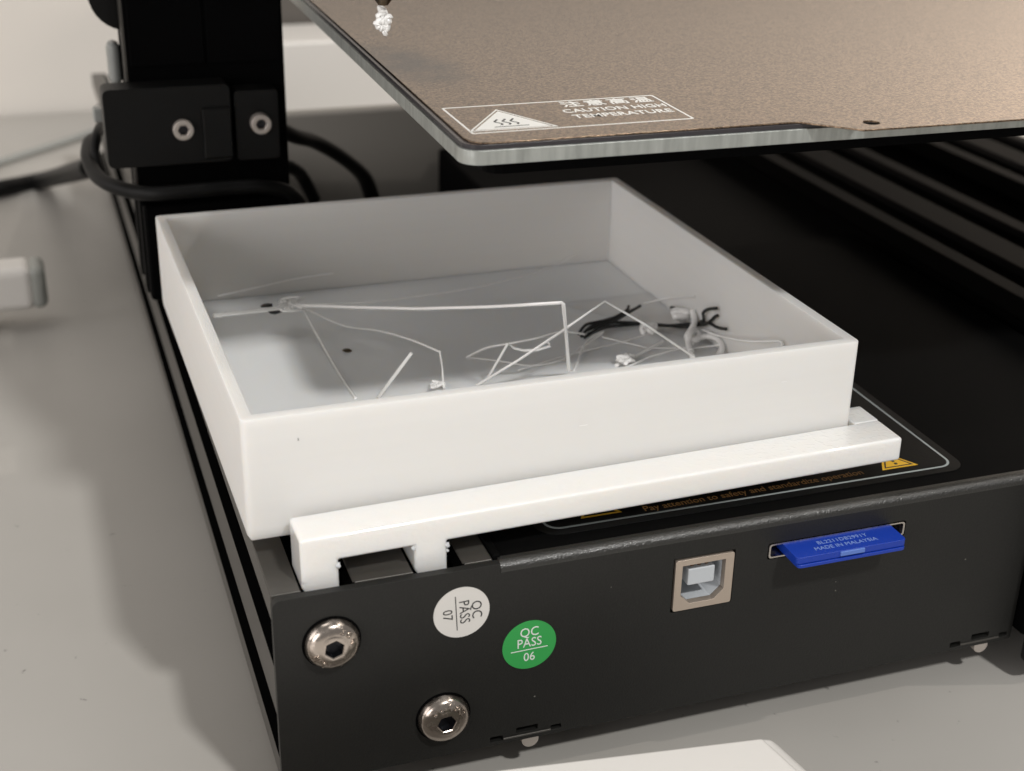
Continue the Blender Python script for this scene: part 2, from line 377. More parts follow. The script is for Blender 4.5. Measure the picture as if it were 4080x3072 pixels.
# folded sheet cover behind the panel's top edge
R_ = 1.8; prof = []
for i in range(9):
    a = math.radians(180 - 90 * i / 8); prof.append((R_ + R_ * math.cos(a), 38.2 + R_ * math.sin(a) + 0.9 * 0))
prof = [(p[0], p[1]) for p in prof] + [(2.6, 40.0), (2.6, 38.5), (2.2, 38.5), (1.55, 38.2)]
prism('top_cover', [(p[0], p[1]) for p in prof], 41.0, 158, YZ, 'powder_edge', PR, smooth=True, angle=50)
boxes('cover_sheet', [(41.0, 158, 2.62, 130, 38.5, 39.98)], 'cover', PR)
boxes('lower_cover', [(158.1, 204, 0, 150, 30, 38)], 'cover', PR, bevel=1)
boxes('cover_flange', [(40.2, 41.6, 2.3, 126, 38.6, 40.6)], 'cover', PR, bevel=0.3)

# warning label on the cover
LB = empty('warning_label'); LB.parent = PR
prism('film', rrect(51.0, 143.6, 6.3, 92, 4.2, 6), 39.99, 40.12, XY, 'label_black', LB, bevel=0.04, segs=1)
outer = rrect(52.9, 141.6, 8.2, 90, 3.0, 6); inner = rrect(53.35, 141.15, 8.65, 89.55, 2.6, 6)
prism('border_line', outer, 40.10, 40.17, XY, 'ink_line', LB, holes=[inner])
text_obj('safety_lettering', 'Pay attention to safety and standardize operation', 2.6, on_top(97.4, 10.75, 40.15, 0.9), 'ink_orange', LB, 0.02, xs=0.94)
def tri_ring(cx, cy, s, wd):
    h = s * 0.87
    o = [(cx - s / 2, cy), (cx + s / 2, cy), (cx, cy + h)]; k = wd
    i = [(cx - s / 2 + 1.73 * k, cy + k), (cx + s / 2 - 1.73 * k, cy + k), (cx, cy + h - 2 * k)]
    return o, i
for cx in (64.6, 130.2):
    o, i = tri_ring(cx, 10.6, 8.4, 0.42)
    prism('warning_triangle', o, 40.10, 40.16, XY, 'ink_yellow', LB, holes=[i] if cx < 100 else [])
    if cx > 100:
        o2, i2 = tri_ring(cx, 11.1, 6.7, 0.3); prism('triangle_rim', o2, 40.14, 40.20, XY, 'ink', LB, holes=[i2])
        prism('exclamation_mark', [(cx - .28, 13.1), (cx + .28, 13.1), (cx + .5, 15.6), (cx - .5, 15.6)], 40.14, 40.20, XY, 'ink', LB)
        prism('exclamation_dot', circle(cx, 12.3, 0.38, 12), 40.14, 40.20, XY, 'ink', LB)
boxes('rule_line', [(110, 133.6, 18.6, 18.95, 40.10, 40.17)], 'ink_line', LB)

# bolts on the panel
def bolt(x, z, rot, word, size=1.0):
    b = empty('button_bolt'); b.parent = PR
    n = 48; V = []; F = []
    hexr = 1.75
    def ring(y, rf):
        s = len(V)
        for i in range(n):
            a = 2 * math.pi * i / n + rot; r = rf(a - rot); V.append((x + r * math.cos(a), y, z + r * math.sin(a)))
        return s
    hexf = lambda a: hexr * math.cos(math.pi / 6) / math.cos((a % (math.pi / 3)) - math.pi / 6)
    R0 = 4.95 * size
    rings = [ring(0.0, lambda a: R0 * 0.985), ring(-0.35, lambda a: R0), ring(-0.75, lambda a: R0 * 0.975)]
    for k in range(1, 9):
        r = R0 * 0.975 + (2.55 - R0 * 0.975) * k / 8
        y = -0.75 - 1.85 * math.sqrt(max(0, 1 - ((r - 1.7) / (R0 * 0.975 - 1.7)) ** 2)) * 1.0
        rings.append(ring(y, lambda a, r=r: r))
    rings.append(ring(-2.66, lambda a: 2.3)); rings.append(ring(-2.6, lambda a: hexf(a) + 0.14)); rings.append(ring(-2.45, hexf))
    for a_, b_ in zip(rings, rings[1:]):
        for i in range(n): F.append((a_ + i, a_ + (i + 1) % n, b_ + (i + 1) % n, b_ + i))
    new_obj('bolt_head', V, F, 'nickel', b, smooth=True, angle=35)
    V, F = [], []
    a_ = ring(-2.45, hexf); b_ = ring(-0.9, hexf); V.append((x, -0.5, z)); c_ = len(V) - 1
    for i in range(n):
        F.append((a_ + i, a_ + (i + 1) % n, b_ + (i + 1) % n, b_ + i)); F.append((b_ + i, b_ + (i + 1) % n, c_))
    new_obj('hex_socket', V, F, 'socket', b, smooth=True, angle=25)
    V, F = prism_vf(circle(x, z, 5.25 * size, 40), -0.12, 0.02, XZ); new_obj('washer', V, F, 'extr_dark', b)
    for ch, ang in word:   # embossed marks on the dome
        a = math.radians(ang); rr = 3.5
        px, pz = x + rr * math.cos(a), z + rr * math.sin(a)
        ny = math.sqrt(1 - 0.45 ** 2); nrm = Vector((0.5 * math.cos(a), -0.86, 0.5 * math.sin(a))).normalized()
        up = Vector((math.cos(a), 0, math.sin(a))); up = (up - nrm * up.dot(nrm)).normalized(); rt = up.cross(nrm)
        mtx = Matrix((( rt.x, up.x, nrm.x, px * MM), (rt.y, up.y, nrm.y, -2.28 * MM), (rt.z, up.z, nrm.z, pz * MM), (0, 0, 0, 1)))
        text_obj('raised_mark', ch, 1.9, mtx, 'nickel', b, 0.16, thick=0.04)
    return b
bolt(10.0, 29.9, 0.35, [('3', 62), ('0', 40), ('4', 16), ('H', 205), ('L', 235)])
bolt(30.2, 9.2, 0.1, [('3', 130), ('0', 108), ('4', 78), ('A', 50), ('2', 28)])

# round inspection stickers
def sticker(x, z, m, ink, ang, num):
    s = empty('round_sticker'); s.parent = PR
    prism('paper_disc', circle(x, z, 5.25, 72), -0.09, 0.0, XZ, m, s)
    ca, sa = math.cos(math.radians(ang)), math.sin(math.radians(ang))
    P = lambda u, v: (x + u * ca - v * sa, z + u * sa + v * ca)
    text_obj('lettering', 'QC', 2.75, on_panel(*P(0, 2.75), ang, -0.10), ink, s, 0.02, xs=0.9)
    text_obj('lettering', 'PASS', 2.75, on_panel(*P(0, 0.45), ang, -0.10), ink, s, 0.02, xs=0.86)
    text_obj('lettering', num, 2.6, on_panel(*P(0, -2.7), ang, -0.10), ink, s, 0.02, xs=0.9)
    q = [P(-3.6, -1.10), P(3.6, -1.10), P(3.6, -0.93), P(-3.6, -0.93)]
    prism('dividing_line', q, -0.12, -0.08, XZ, ink, s)
    return s
sticker(33.65, 31.3, 'sticker_white', 'ink', -87, '07')
sticker(46.75, 21.6, 'sticker_green', 'ink_white', 1.0, '06')

# usb socket
U = empty('usb_socket'); U.parent = PR
ux0, ux1, uz0, uz1 = USBX, USBX + 12.2, USBZ - 11.2, USBZ
op = [(ux0 + 1.45 + 2.0, uz0 + 1.35), (ux1 - 1.75 - 2.0, uz0 + 1.35), (ux1 - 1.75, uz0 + 3.3), (ux1 - 1.75, uz1 - 1.3), (ux0 + 1.45, uz1 - 1.3), (ux0 + 1.45, uz0 + 3.3)]
prism('flange', rrect(ux0, ux1, uz0, uz1, 0.45, 3), -0.25, 1.2, XZ, 'port_metal', U, holes=[op], bevel=0.12)
cx_ = sum(p[0] for p in op) / 6; cz_ = sum(p[1] for p in op) / 6
V = []; F = []
for y in (1.2, 9.0):
    for p in op: V.append((p[0], y, p[1]))
for i in range(6): F.append((i, (i + 1) % 6, 6 + (i + 1) % 6, 6 + i))
F.append(tuple(range(6, 12)))
new_obj('cavity_lining', V, F, 'port_white', U)
boxes('tongue', [(ux0 + 3.2, ux0 + 8.8, 0.7, 9, uz0 + 4.7, uz0 + 8.3)], 'port_white', U, bevel=0.25)
for k in range(3): boxes('contact_pin', [(ux0 + 4.1 + 1.5 * k, ux0 + 4.7 + 1.5 * k, 1.7, 8.9, uz0 + 8.2, uz0 + 8.55)], 'pin', U)

# card slot lining
S = empty('card_slot'); S.parent = PR
prism('metal_frame', rrect(95.25, 125.35, 31.15, 34.25, 0.6, 3), -0.05, 8, XZ, 'steel', S, holes=[rrect(95.6, 125.0, 31.45, 33.95, 0.45, 3)], smooth=True)
boxes('slot_back', [(95.4, 125.2, 7.2, 8.2, 31.2, 34.2)], 'extr_dark', S)

# memory card, a thing of its own
SD = tag(empty('memory_card'), 'blue memory card sticking out of the narrow slot in the black panel', 'memory card')
cx0, cx1 = 98.1, 122.1
prism('card_body', rrect(cx0, cx1, -5.6, 6.5, 0.8, 3), 32.55, 33.95, XY, 'card_blue', SD, bevel=0.2)
prism('card_edge', rrect(cx0 + 0.25, cx1 - 0.15, -5.9, 6.3, 0.8, 3), 31.75, 32.45, XY, 'card_blue', SD, bevel=0.2)
boxes('card_core', [(cx0 + 0.7, cx1 - 0.7, -5.2, 6.0, 32.3, 32.7)], 'card_blue', SD)
boxes('front_notch', [(cx0 + 9.3, cx0 + 14.6, -5.98, -5.2, 32.9, 33.85)], mat('pale_blue_notch', (0.10, 0.19, 0.55), 0.3), SD, bevel=0.15)
text_obj('lettering', 'BL2211DB2991Y', 1.55, on_top(110.0, -1.75, 33.97, 0), 'card_ink', SD, 0.02, space=1.02)
text_obj('lettering', 'MADE IN MALAYSIA', 1.55, on_top(109.8, -3.6, 33.97, 0), 'card_ink', SD, 0.02)

# ------------------------------------------------------------------ upright with its bracket
YC = 160.0
CX0, CX1 = -3.9, 35.4
UP = empty('upright_column'); UP.parent = PR
side = [(CX0, YC), (CX1, YC), (CX1, YC + 5.5), (CX1 - 3, YC + 7.5), (CX1 - 3, YC + 12.5), (CX1, YC + 14.5), (CX1, YC + 20), (CX0, YC + 20), (CX0, YC + 14.5), (CX0 + 3, YC + 12.5), (CX0 + 3, YC + 7.5), (CX0, YC + 5.5)]
prism('column_profile', side, 37, 260, XY, 'extr_dark', UP, bevel=0.6)
boxes('cover_strip', [(CX0 + 1.0, CX0 + 19.2, YC - 0.6, YC, 97, 260), (CX0 + 20.0, CX1 - 0.8, YC - 0.6, YC, 97, 260)], 'extr_dark', UP, bevel=0.25)
boxes('edge_trim', [(CX0 - 0.5, CX0 + 0.1, YC + 0.2, YC + 1.4, 66, 260), (CX0 - 0.5, CX0 + 0.1, YC + 3.4, YC + 4.4, 66, 260)], 'extr', UP)
BR = empty('joint_bracket'); BR.parent = PR
prism('bracket_plate', rrect(-10.98, 19.93, 73.71, 93.37, 1.5, 3), 152, YC + 0.2, XZ, 'black_plastic', BR, bevel=0.8)
prism('bracket_plate', rrect(21.00, 31.96, 73.33, 91.19, 1.0, 3), 153, YC + 0.2, XZ, 'black_plastic', BR, bevel=0.8)
boxes('bracket_step', [(12.53, 19.78, 151, 153, 74.75, 87.69)], 'black_plastic', BR, bevel=0.5)
for (x, z) in ((7.70, 82.73), (27.11, 82.99)):
    sr = prism('cap_screw', circle(x, z, 2.55, 32), 150.2, 153.5, XZ, 'screw_matte', BR, holes=[circle(x, z, 1.35, 6)], bevel=0.25)
    prism('screw_socket', circle(x, z, 1.5, 12), 151.6, 152.6, XZ, 'socket', BR)
boxes('foot_block', [(CX0 + 0.6, CX1 + 0.6, YC - 3.5, YC + 22, 36, 62)], 'extr_dark', BR, bevel=1.0)
boxes('pale_motor_plate', [(-7.31, -3.87, 175, 181, 89.17, 100.28)], 'grey_plastic', PR, bevel=2.0)
boxes('limit_switch', [(-12.25, -9.69, 176, 180, 79.55, 83.21)], 'grey_plastic', PR, bevel=0.6)
kn = prism('motor_cap', circle(-1.91, 113.59, 9.2, 32), 168, 186, XZ, 'black_plastic', PR, bevel=1.5)

# gantry and print head (mostly above the frame)
boxes('gantry_beam', [(16, 300, 128, 148, 205, 245)], 'extr_dark', PR, bevel=0.5)
PH = empty('print_head'); PH.parent = PR
NX, NY, NZ = 36.46, 60.0, 127.40
boxes('fan_shroud', [(10, NX + 22, 47.5, 105, 143, 215)], 'black_plastic', PH, bevel=4)
boxes('head_shade', [(14, 62, 20, 35, 143, 149), (14, 38.5, 34, 48, 143, 149), (45, 62, 34, 48, 143, 149)], 'black_plastic', PH, bevel=1)  # unseen plates shaped to shade the tray, gap keeps the ooze lit
V = []; F = []
n = 24; rr = [(0.35, 0), (0.9, 0.1), (2.3, 1.9), (3.4, 2.3), (3.4, 4.6), (3.9, 4.7), (3.9, 17)]
for r, h in rr:
    for i in range(n): V.append((NX + r * math.cos(2 * math.pi * i / n), NY + r * math.sin(2 * math.pi * i / n), NZ + h))
for k in range(len(rr) - 1):
    for i in range(n): F.append((k * n + i, k * n + (i + 1) % n, (k + 1) * n + (i + 1) % n, (k + 1) * n + i))
F.append(tuple(range(n)))
new_obj('nozzle', V, F, 'brass', PH, smooth=True)

# heated bed
BD = empty('print_bed'); BD.parent = PR
BX, BY = 38.9, 17.0
ca_, sa_ = math.cos(math.radians(-1.0)), math.sin(math.radians(-1.0))
def rb(P): return [(BX + (p[0] - BX) * ca_ - (p[1] - BY) * sa_, BY + (p[0] - BX) * sa_ + (p[1] - BY) * ca_) for p in P]
Z1, Z2, Z3 = 110.55, 111.4, 111.75
prism('aluminium_plate', rb(rrect(BX, BX + 232, BY, BY + 232, 3.6, 6)), 108.0, Z1, XY, 'alu', BD, bevel=0.3)
prism('magnetic_sheet', rb(rrect(BX + 0.4, BX + 231, BY + 0.5, BY + 231, 3.2, 6)), Z1, Z2, XY, 'magnet', BD, bevel=0.15)
A_, B_, H_ = (101.98, 16.84, 111.75), (110.29, 8.45, 111.75), (114.40, 12.76, 111.75)
F0 = (42.96, 17.42, 111.75)
def rowy(x, dy): return BY + (x - BX) * sa_ + dy
dF = F0[1] - rowy(F0[0], 0); dA = A_[1] - rowy(A_[0], 0); dB = B_[1] - rowy(B_[0], 0)
fx0 = BX + 1.4
ft = [(fx0, rowy(fx0, dF) + 4.0), (fx0 + 0.5, rowy(fx0, dF) + 1.9), (fx0 + 1.8, rowy(fx0, dF) + 0.5), (fx0 + 3.6, rowy(fx0, dF)), (A_[0] - 2.0, rowy(A_[0], dA)), (A_[0], rowy(A_[0], dA) - 0.25)]
for i in range(1, 6): s_ = i / 6; ft.append((A_[0] + (B_[0] - A_[0]) * s_, A_[1] - 0.4 + (B_[1] - A_[1] + 0.6) * s_))
ft += [(B_[0], rowy(B_[0], dB) + 0.12), (B_[0] + 2.5, rowy(B_[0] + 2.5, dB)), (B_[0] + 86, rowy(B_[0] + 86, dB)), (B_[0] + 96, rowy(B_[0] + 96, dF)), (BX + 229, rowy(BX + 229, dF)), (BX + 234, BY + 225), (BX + 5.2, BY + 229)]
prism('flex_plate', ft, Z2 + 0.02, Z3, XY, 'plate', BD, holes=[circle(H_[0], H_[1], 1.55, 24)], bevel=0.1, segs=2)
boxes('bed_carriage', [(BX + 60, BX + 190, BY + 60, BY + 190, 92, 98)], 'extr_dark', BD, bevel=1)
prism('insulation_pad', rb(rrect(BX + 6, BX + 226, BY + 6, BY + 226, 3, 3)), 104.5, 107.95, XY, 'extr_dark', BD)
CL = empty('caution_print'); CL.parent = PR
lz0, lz1 = 111.745, 111.80
x0, x1, y0, y1 = 42.44, 84.46, 23.46, 42.23
prism('frame_line', rrect(x0, x1, y0, y1, 0.3, 1), lz0, lz1, XY, 'silver_print', CL, holes=[rrect(x0 + .38, x1 - .38, y0 + .38, y1 - .38, 0.2, 1)])
ta, tb, tc_ = (42.44, 25.06, 111.75), (58.66, 24.69, 111.75), (51.85, 38.90, 111.75)
def shrink(T, k):
    c = (sum(p[0] for p in T) / 3, sum(p[1] for p in T) / 3); return [(c[0] + (p[0] - c[0]) * k, c[1] + (p[1] - c[1]) * k) for p in T]
T0 = [ta[:2], tb[:2], tc_[:2]]
prism('triangle_line', T0, lz0, lz1, XY, 'silver_print', CL, holes=[shrink(T0, 0.93)])
prism('heat_triangle', shrink(T0, 0.85), lz0, lz1, XY, 'silver_print', CL)
g = shrink(T0, 0.85); gcx = sum(p[0] for p in g) / 3 ; gcy = sum(p[1] for p in g) / 3
for k in (-1, 0, 1):
    pts = [(gcx - 0.3 + 1.5 * k + 0.45 * math.sin(t_ * 2.2), gcy - 1.7 + t_ * 1.1, lz1 + 0.01) for t_ in [i * 0.5 for i in range(8)]]
    tube('heat_wave', pts, 0.2, 'ink', CL, flat=0.15, n=6, sub=2)
boxes('heat_base_line', [(gcx - 3.4, gcx + 3.0, gcy - 3.0, gcy - 2.65, lz1 - 0.01, lz1 + 0.02)], 'ink', CL)
lx = (61.28 + x1) / 2 + 0.6
text_obj('lettering', '注意高温', 4.2, on_top(lx + 0.3, y1 - 3.2, lz0 + 0.03), 'silver_print', CL, 0.03, space=1.25, thick=0.05)
text_obj('lettering', 'CAUTION HIGH', 3.3, on_top(lx, y1 - 7.9, lz0 + 0.03), 'silver_print', CL, 0.03, xs=0.86, thick=0.03)
text_obj('lettering', 'TEMPERATURE', 3.3, on_top(lx, y1 - 12.0, lz0 + 0.03), 'silver_print', CL, 0.03, xs=0.9, thick=0.03)

# dark running gear right of and behind the control box
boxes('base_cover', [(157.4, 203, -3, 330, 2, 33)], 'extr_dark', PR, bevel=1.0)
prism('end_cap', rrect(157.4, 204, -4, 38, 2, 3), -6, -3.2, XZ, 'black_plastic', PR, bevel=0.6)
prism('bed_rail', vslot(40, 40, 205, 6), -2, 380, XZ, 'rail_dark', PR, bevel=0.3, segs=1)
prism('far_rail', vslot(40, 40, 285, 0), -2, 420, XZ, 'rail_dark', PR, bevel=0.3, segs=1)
boxes('cross_beam', [(150, 330, 345, 385, 0, 24)], 'extr_dark', PR, bevel=0.5)
boxes('rear_housing', [(155, 330, 290, 340, 2, 58)], 'extr_dark', PR, bevel=3)
boxes('supply_box', [(112, 200, 150, 282, 3, 36)], 'extr_dark', PR, bevel=1.0)
for (x, y) in ((22, 70), (20, 390), (120, 80), (300, 60)):
    f_ = prism('rubber_foot', circle(x, y, 9, 24), TZ, 0.1, XY, 'rubber', PR, bevel=1.0)

# ------------------------------------------------------------------ tray holder
tx, ty, tz, tyaw, trl, tpt = -1.5473, 12.8237, 44.0595, 0.0090, 0.0018, -0.0079
HB = tag(empty('tray_holder'), 'white printed bar with two legs clipped on the black frame in front of the tray', 'tray holder')
HB.rotation_euler = (0, math.radians(-0.55), math.radians(0.9)); HB.location = Vector((5.8, 3.0, 44.2)) * MM
Lh = 119.8
hp = [(0, 0), (Lh, 0), (Lh, 15.4), (Lh - 5.6, 15.4), (Lh - 5.6, 9.2), (Lh - 6.6, 8.6), (0, 8.6)]
front = [(0, 5.0), (0, -9.5), (6.6, -9.5), (6.6, 0), (20.2, 0), (20.2, -9.5), (26.2, -9.5), (26.2, 0), (Lh, 0), (Lh, 5.0)]
prism('cross_bar', front, 0, 8.6, XZ, 'pla_glossy', HB, bevel=0.6, segs=4)
prism('corner_stop', [(Lh - 5.6, 8.55), (Lh, 8.55), (Lh, 15.4), (Lh - 5.6, 15.4)], 0.0, 4.98, XY, 'pla_glossy', HB, bevel=0.35, segs=3)
boxes('support_plate', [(8, 112, 8.5, 100, -2.6, -0.05)], 'pla', HB, bevel=0.4)
for (x, z, s) in ((6.5, -1.2, 0.55), (0.35, -3.4, 0.35), (26.3, -1.0, 0.5), (20.1, -0.5, 0.45), (26.25, -2.1, 0.35)):   # print blobs on the legs
    bm = bmesh.new(); bmesh.ops.create_icosphere(bm, subdivisions=2, radius=s * MM)
    for v in bm.verts:
        v.co *= 1 + 0.5 * (noise.noise(v.co * 3000) ); v.co += Vector((x, 0.3, z)) * MM
    me = bpy.data.meshes.new('print_blob'); bm.to_mesh(me); bm.free(); me.materials.append(M['pla_glossy']); me.shade_smooth()
    o = bpy.data.objects.new('print_blob', me); C.objects.link(o); o.parent = HB

# ------------------------------------------------------------------ tray
TR = tag(empty('scrap_tray', (tx, ty, tz)), 'open white square printed tray holding filament scraps on the black printer frame', 'tray')
TR.rotation_mode = 'XYZ'; TR.rotation_euler = (tpt, trl, tyaw)
TW, TD, TH, WT, FT = 120.7346, 119.3992, 24.0809, 2.45, 1.8
# cross-section: (inset from the outside, height)
sec = [(1.9, 0), (0.7, 0.45), (0.12, 1.5), (0, 3.0)] + [(0, TH - 0.35), (0.12, TH - 0.1)]
nr = 5
for k in range(nr):
    c = 0.18 + (WT - 0.36) * (k + 0.5) / nr; hw = (WT - 0.36) / nr / 2
    sec += [(c - hw + 0.05, TH - 0.06), (c, TH), (c + hw - 0.05, TH - 0.06)]
sec += [(WT - 0.12, TH - 0.1), (WT, TH - 0.35), (WT, FT - 0.5)]
V = []; F = []
RC = 1.1; nseg = 4
def loop_pts(ins):
    r = max(RC - ins, 0.12); return rrect(ins, TW - ins, ins, TD - ins, r, nseg)
for ins, h in sec:
    V += [(p[0], p[1], h) for p in loop_pts(ins)]
npp = 4 * (nseg + 1)
for s in range(len(sec) - 1):
    for i in range(npp):
        F.append((s * npp + i, s * npp + (i + 1) % npp, (s + 1) * npp + (i + 1) % npp, (s + 1) * npp + i))
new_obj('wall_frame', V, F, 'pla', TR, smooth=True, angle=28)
prism('tray_floor', rrect(1.9, TW - 1.9, 1.9, TD - 1.9, 0.4, 3), 0.02, FT, XY, 'pla_floor_lit', TR)

for (x, z, l_, h_) in ((9.6, 19.0, 0.22, 0.55), (62.0, 14.2, 1.6, 0.12), (104.0, 17.5, 1.1, 0.1)):   # a dark fleck and two glints painted pale on the front wall
    boxes('fleck_glint', [(x, x + l_, -0.03, 0.02, z, z + h_)], 'grey_plastic' if l_ < 1 else 'strand', TR)
# ------------------------------------------------------------------ scraps (each strand its own thing); points are in world mm
def strand(pts, r, label, dark=False, name='filament_strand', cat='filament strand', sm=True, group=None, sub=5, jit=0.12):
    o = tube(name, pts, r * 1.3, 'strand_dark' if dark else 'strand', None, sm=sm, n=7, sub=sub, jit=jit)
    return tag(o, label, cat, group)
strand([(5.40, 96.74, 54.18), (9.55, 98.34, 53.66), (13.91, 99.59, 53.14), (19.47, 101.12, 52.62), (25.19, 102.96, 52.10)], 0.42, 'thick ragged white strand from the left wall to the tangled knot', name='filament_strand', jit=0.3)
strand([(25.19, 102.96, 52.10), (35.58, 90.61, 55.17), (46.69, 75.73, 59.27), (56.75, 57.82, 65.40), (61.43, 48.12, 68.97), (66.02, 38.64, 72.53), (66.48, 38.80, 72.13), (72.06, 50.97, 61.43), (77.30, 61.18, 46.83)], 0.3, 'longest white strand, bent at a right angle in the middle of the tray', sm=False)
strand([(25.31, 103.55, 52.09), (40.62, 103.04, 51.07), (55.07, 106.08, 50.02), (70.54, 110.40, 48.95), (86.09, 116.45, 48.38), (97.59, 123.45, 47.80), (105.80, 129.46, 48.04)], 0.17, 'fine white strand arching from the knot towards the back corner')
strand([(9.96, 124.74, 47.95), (20.76, 128.36, 47.90), (30.17, 128.78, 48.98), (39.68, 129.08, 49.26)], 0.14, 'very fine strand low along the back wall, left end')
strand([(26.73, 102.70, 51.09), (27.52, 97.97, 49.13), (28.39, 88.24, 47.21), (29.14, 75.33, 45.81), (29.68, 63.22, 45.60)], 0.24, 'fine strand running from the knot down to the front left wall')
strand([(26.57, 104.62, 51.08), (34.81, 97.52, 48.12), (42.49, 92.94, 47.64), (45.35, 74.92, 52.28), (47.36, 60.12, 55.40)], 0.2, 'fine strand from the knot sloping down to a sharp bend')
strand([(47.36, 60.12, 55.40), (49.00, 63.93, 50.36), (49.00, 62.91, 45.77)], 0.17, 'short upright end below the sharp bend near the front wall', sm=False)
strand([(34.43, 62.07, 45.80), (36.90, 58.82, 51.43), (40.24, 56.56, 57.44)], 0.3, 'short straight thick stick of white filament, leftmost by the front wall', sm=False)
strand([(56.25, 61.98, 45.67), (63.39, 55.54, 53.40), (71.12, 51.66, 60.42), (80.89, 51.70, 66.40), (93.51, 56.33, 57.34), (107.74, 60.91, 46.28)], 0.22, 'white strand forming a tall inverted V before the black scraps', sm=False)
strand([(58.94, 63.74, 45.65), (60.50, 60.71, 51.37), (61.82, 58.10, 56.39), (63.81, 59.81, 54.37), (66.10, 60.27, 53.36), (69.07, 59.65, 53.36), (72.48, 60.80, 53.35), (71.96, 60.64, 54.35)], 0.24, 'hooked white strand with a short curl at its tip', sm=False)
strand([(58.22, 75.67, 46.25), (61.85, 72.78, 49.27), (66.09, 69.33, 51.29), (72.26, 68.35, 52.29), (78.57, 70.47, 52.26), (86.00, 74.19, 49.22)], 0.2, 'fine curved strand making the upper edge of a leaf-shaped loop')
strand([(58.65, 77.00, 45.64), (65.20, 72.83, 45.66), (71.40, 68.49, 45.59), (79.70, 69.89, 45.66), (86.61, 75.36, 46.00), (92.33, 78.67, 46.67)], 0.18, 'fine curved strand making the lower edge of a leaf-shaped loop')
strand([(79.42, 63.40, 45.61), (83.24, 69.74, 45.86), (86.42, 74.92, 46.21), (89.70, 77.96, 46.68), (92.81, 78.75, 47.17)], 0.17, 'wispy curled strand beside the foot of the right-angled strand')
strand([(89.36, 63.13, 45.60), (96.86, 67.34, 45.75), (104.78, 72.02, 46.00)], 0.34, 'stubby white strand lying against the front wall, left of the rings', sm=False)
strand([(90.04, 60.76, 45.62), (98.22, 65.21, 45.67), (107.48, 67.64, 45.83)], 0.2, 'thin straight strand crossing in front of the pale knot', sm=False)
strand([(67.56, 66.94, 45.61), (80.38, 71.64, 45.65), (94.14, 74.50, 45.80), (103.32, 76.70, 46.16)], 0.15, 'faint straight strand lying flat across the lit floor', sm=False)
strand([(92.16, 78.20, 46.17), (100.26, 69.78, 45.83), (110.69, 66.93, 45.73), (115.45, 62.57, 47.76)], 0.15, 'faint strand lying flat behind the front wall near the rings', sm=False)
strand([(114.75, 75.61, 47.15), (115.72, 63.42, 49.45), (115.89, 50.94, 53.35), (115.71, 38.45, 58.45), (115.83, 37.49, 57.65)], 0.22, 'white strand running from the rings to the right wall with a hooked end')
strand([(110.60, 95.80, 46.00), (115.18, 92.36, 48.02), (115.62, 78.52, 53.73)], 0.14, 'faint strand along the foot of the right wall')
strand([(107.88, 62.08, 45.77), (109.56, 67.10, 46.03), (112.21, 69.52, 46.71), (115.21, 69.15, 47.20), (115.77, 65.11, 47.83), (115.38, 62.32, 47.06), (113.63, 60.93, 45.77), (110.50, 59.32, 45.69)], 0.55, 'thick open ring of white filament beside the twisted blob', name='filament_ring', cat='filament ring')
strand([(115.49, 78.62, 49.93), (115.08, 76.54, 48.64), (113.51, 73.70, 48.17), (111.71, 71.85, 47.59), (110.41, 70.57, 47.20), (110.71, 69.13, 46.81), (112.41, 69.21, 46.81), (113.76, 71.06, 47.19), (113.03, 72.14, 47.78), (110.65, 69.95, 48.01), (109.69, 68.22, 46.72), (108.57, 64.53, 46.05)], 0.62, 'thick twisted white worm of filament standing up by the black strands', name='filament_worm', cat='filament scrap')
strand([(26.87, 106.28, 52.47), (20.69, 98.17, 53.22), (25.96, 98.34, 52.76), (23.44, 102.36, 52.95), (23.87, 103.68, 52.55), (21.59, 102.20, 53.63), (24.25, 107.54, 51.93), (23.65, 105.61, 51.59), (24.07, 100.17, 52.73), (21.74, 106.59, 51.94), (22.56, 102.72, 53.39), (23.01, 103.31, 52.75), (21.71, 101.81, 51.62), (21.97, 104.29, 51.19), (24.11, 108.59, 51.25), (20.87, 101.35, 53.18), (27.31, 106.67, 51.88), (26.00, 105.80, 53.04), (22.34, 107.26, 52.09), (22.69, 98.80, 52.66), (24.09, 103.96, 52.86), (26.33, 103.43, 51.82)], 0.2, 'wispy tangled knot at the left where the long strands meet', name='filament_knot', cat='filament knot')
strand([(106.41, 80.04, 46.54), (103.37, 74.86, 47.38), (103.70, 79.55, 47.26), (106.84, 80.11, 46.58), (104.71, 79.37, 46.24), (103.01, 76.08, 47.57), (103.15, 75.26, 47.46), (102.90, 77.62, 47.25), (103.48, 77.67, 46.37), (101.43, 75.76, 47.47), (105.99, 78.38, 46.92), (103.13, 79.08, 47.15), (102.72, 78.70, 46.54), (104.04, 81.35, 46.64), (104.05, 77.00, 47.31), (103.79, 76.35, 47.06), (102.59, 77.45, 46.98), (104.75, 77.87, 46.86), (104.63, 80.17, 46.94), (103.45, 77.56, 46.44), (103.82, 77.75, 46.89), (103.26, 79.14, 47.57)], 0.5, 'round pale knot between the black strands and the front wall', name='filament_knot', cat='filament knot')
strand([(115.62, 81.29, 47.08), (115.55, 82.59, 47.21), (114.65, 85.54, 46.49), (114.89, 83.36, 46.53), (113.46, 84.29, 47.44), (115.37, 82.20, 48.12), (115.41, 81.21, 48.45), (114.20, 85.18, 47.61), (115.44, 82.43, 46.97), (114.44, 82.39, 46.84), (115.24, 81.21, 48.36), (115.24, 83.58, 47.45), (114.30, 82.70, 46.68), (115.40, 81.23, 47.61), (113.14, 81.63, 47.58), (112.86, 81.98, 47.49)], 0.75, 'cream lumpy knot at the back, by the right wall', name='filament_knot', cat='filament knot')
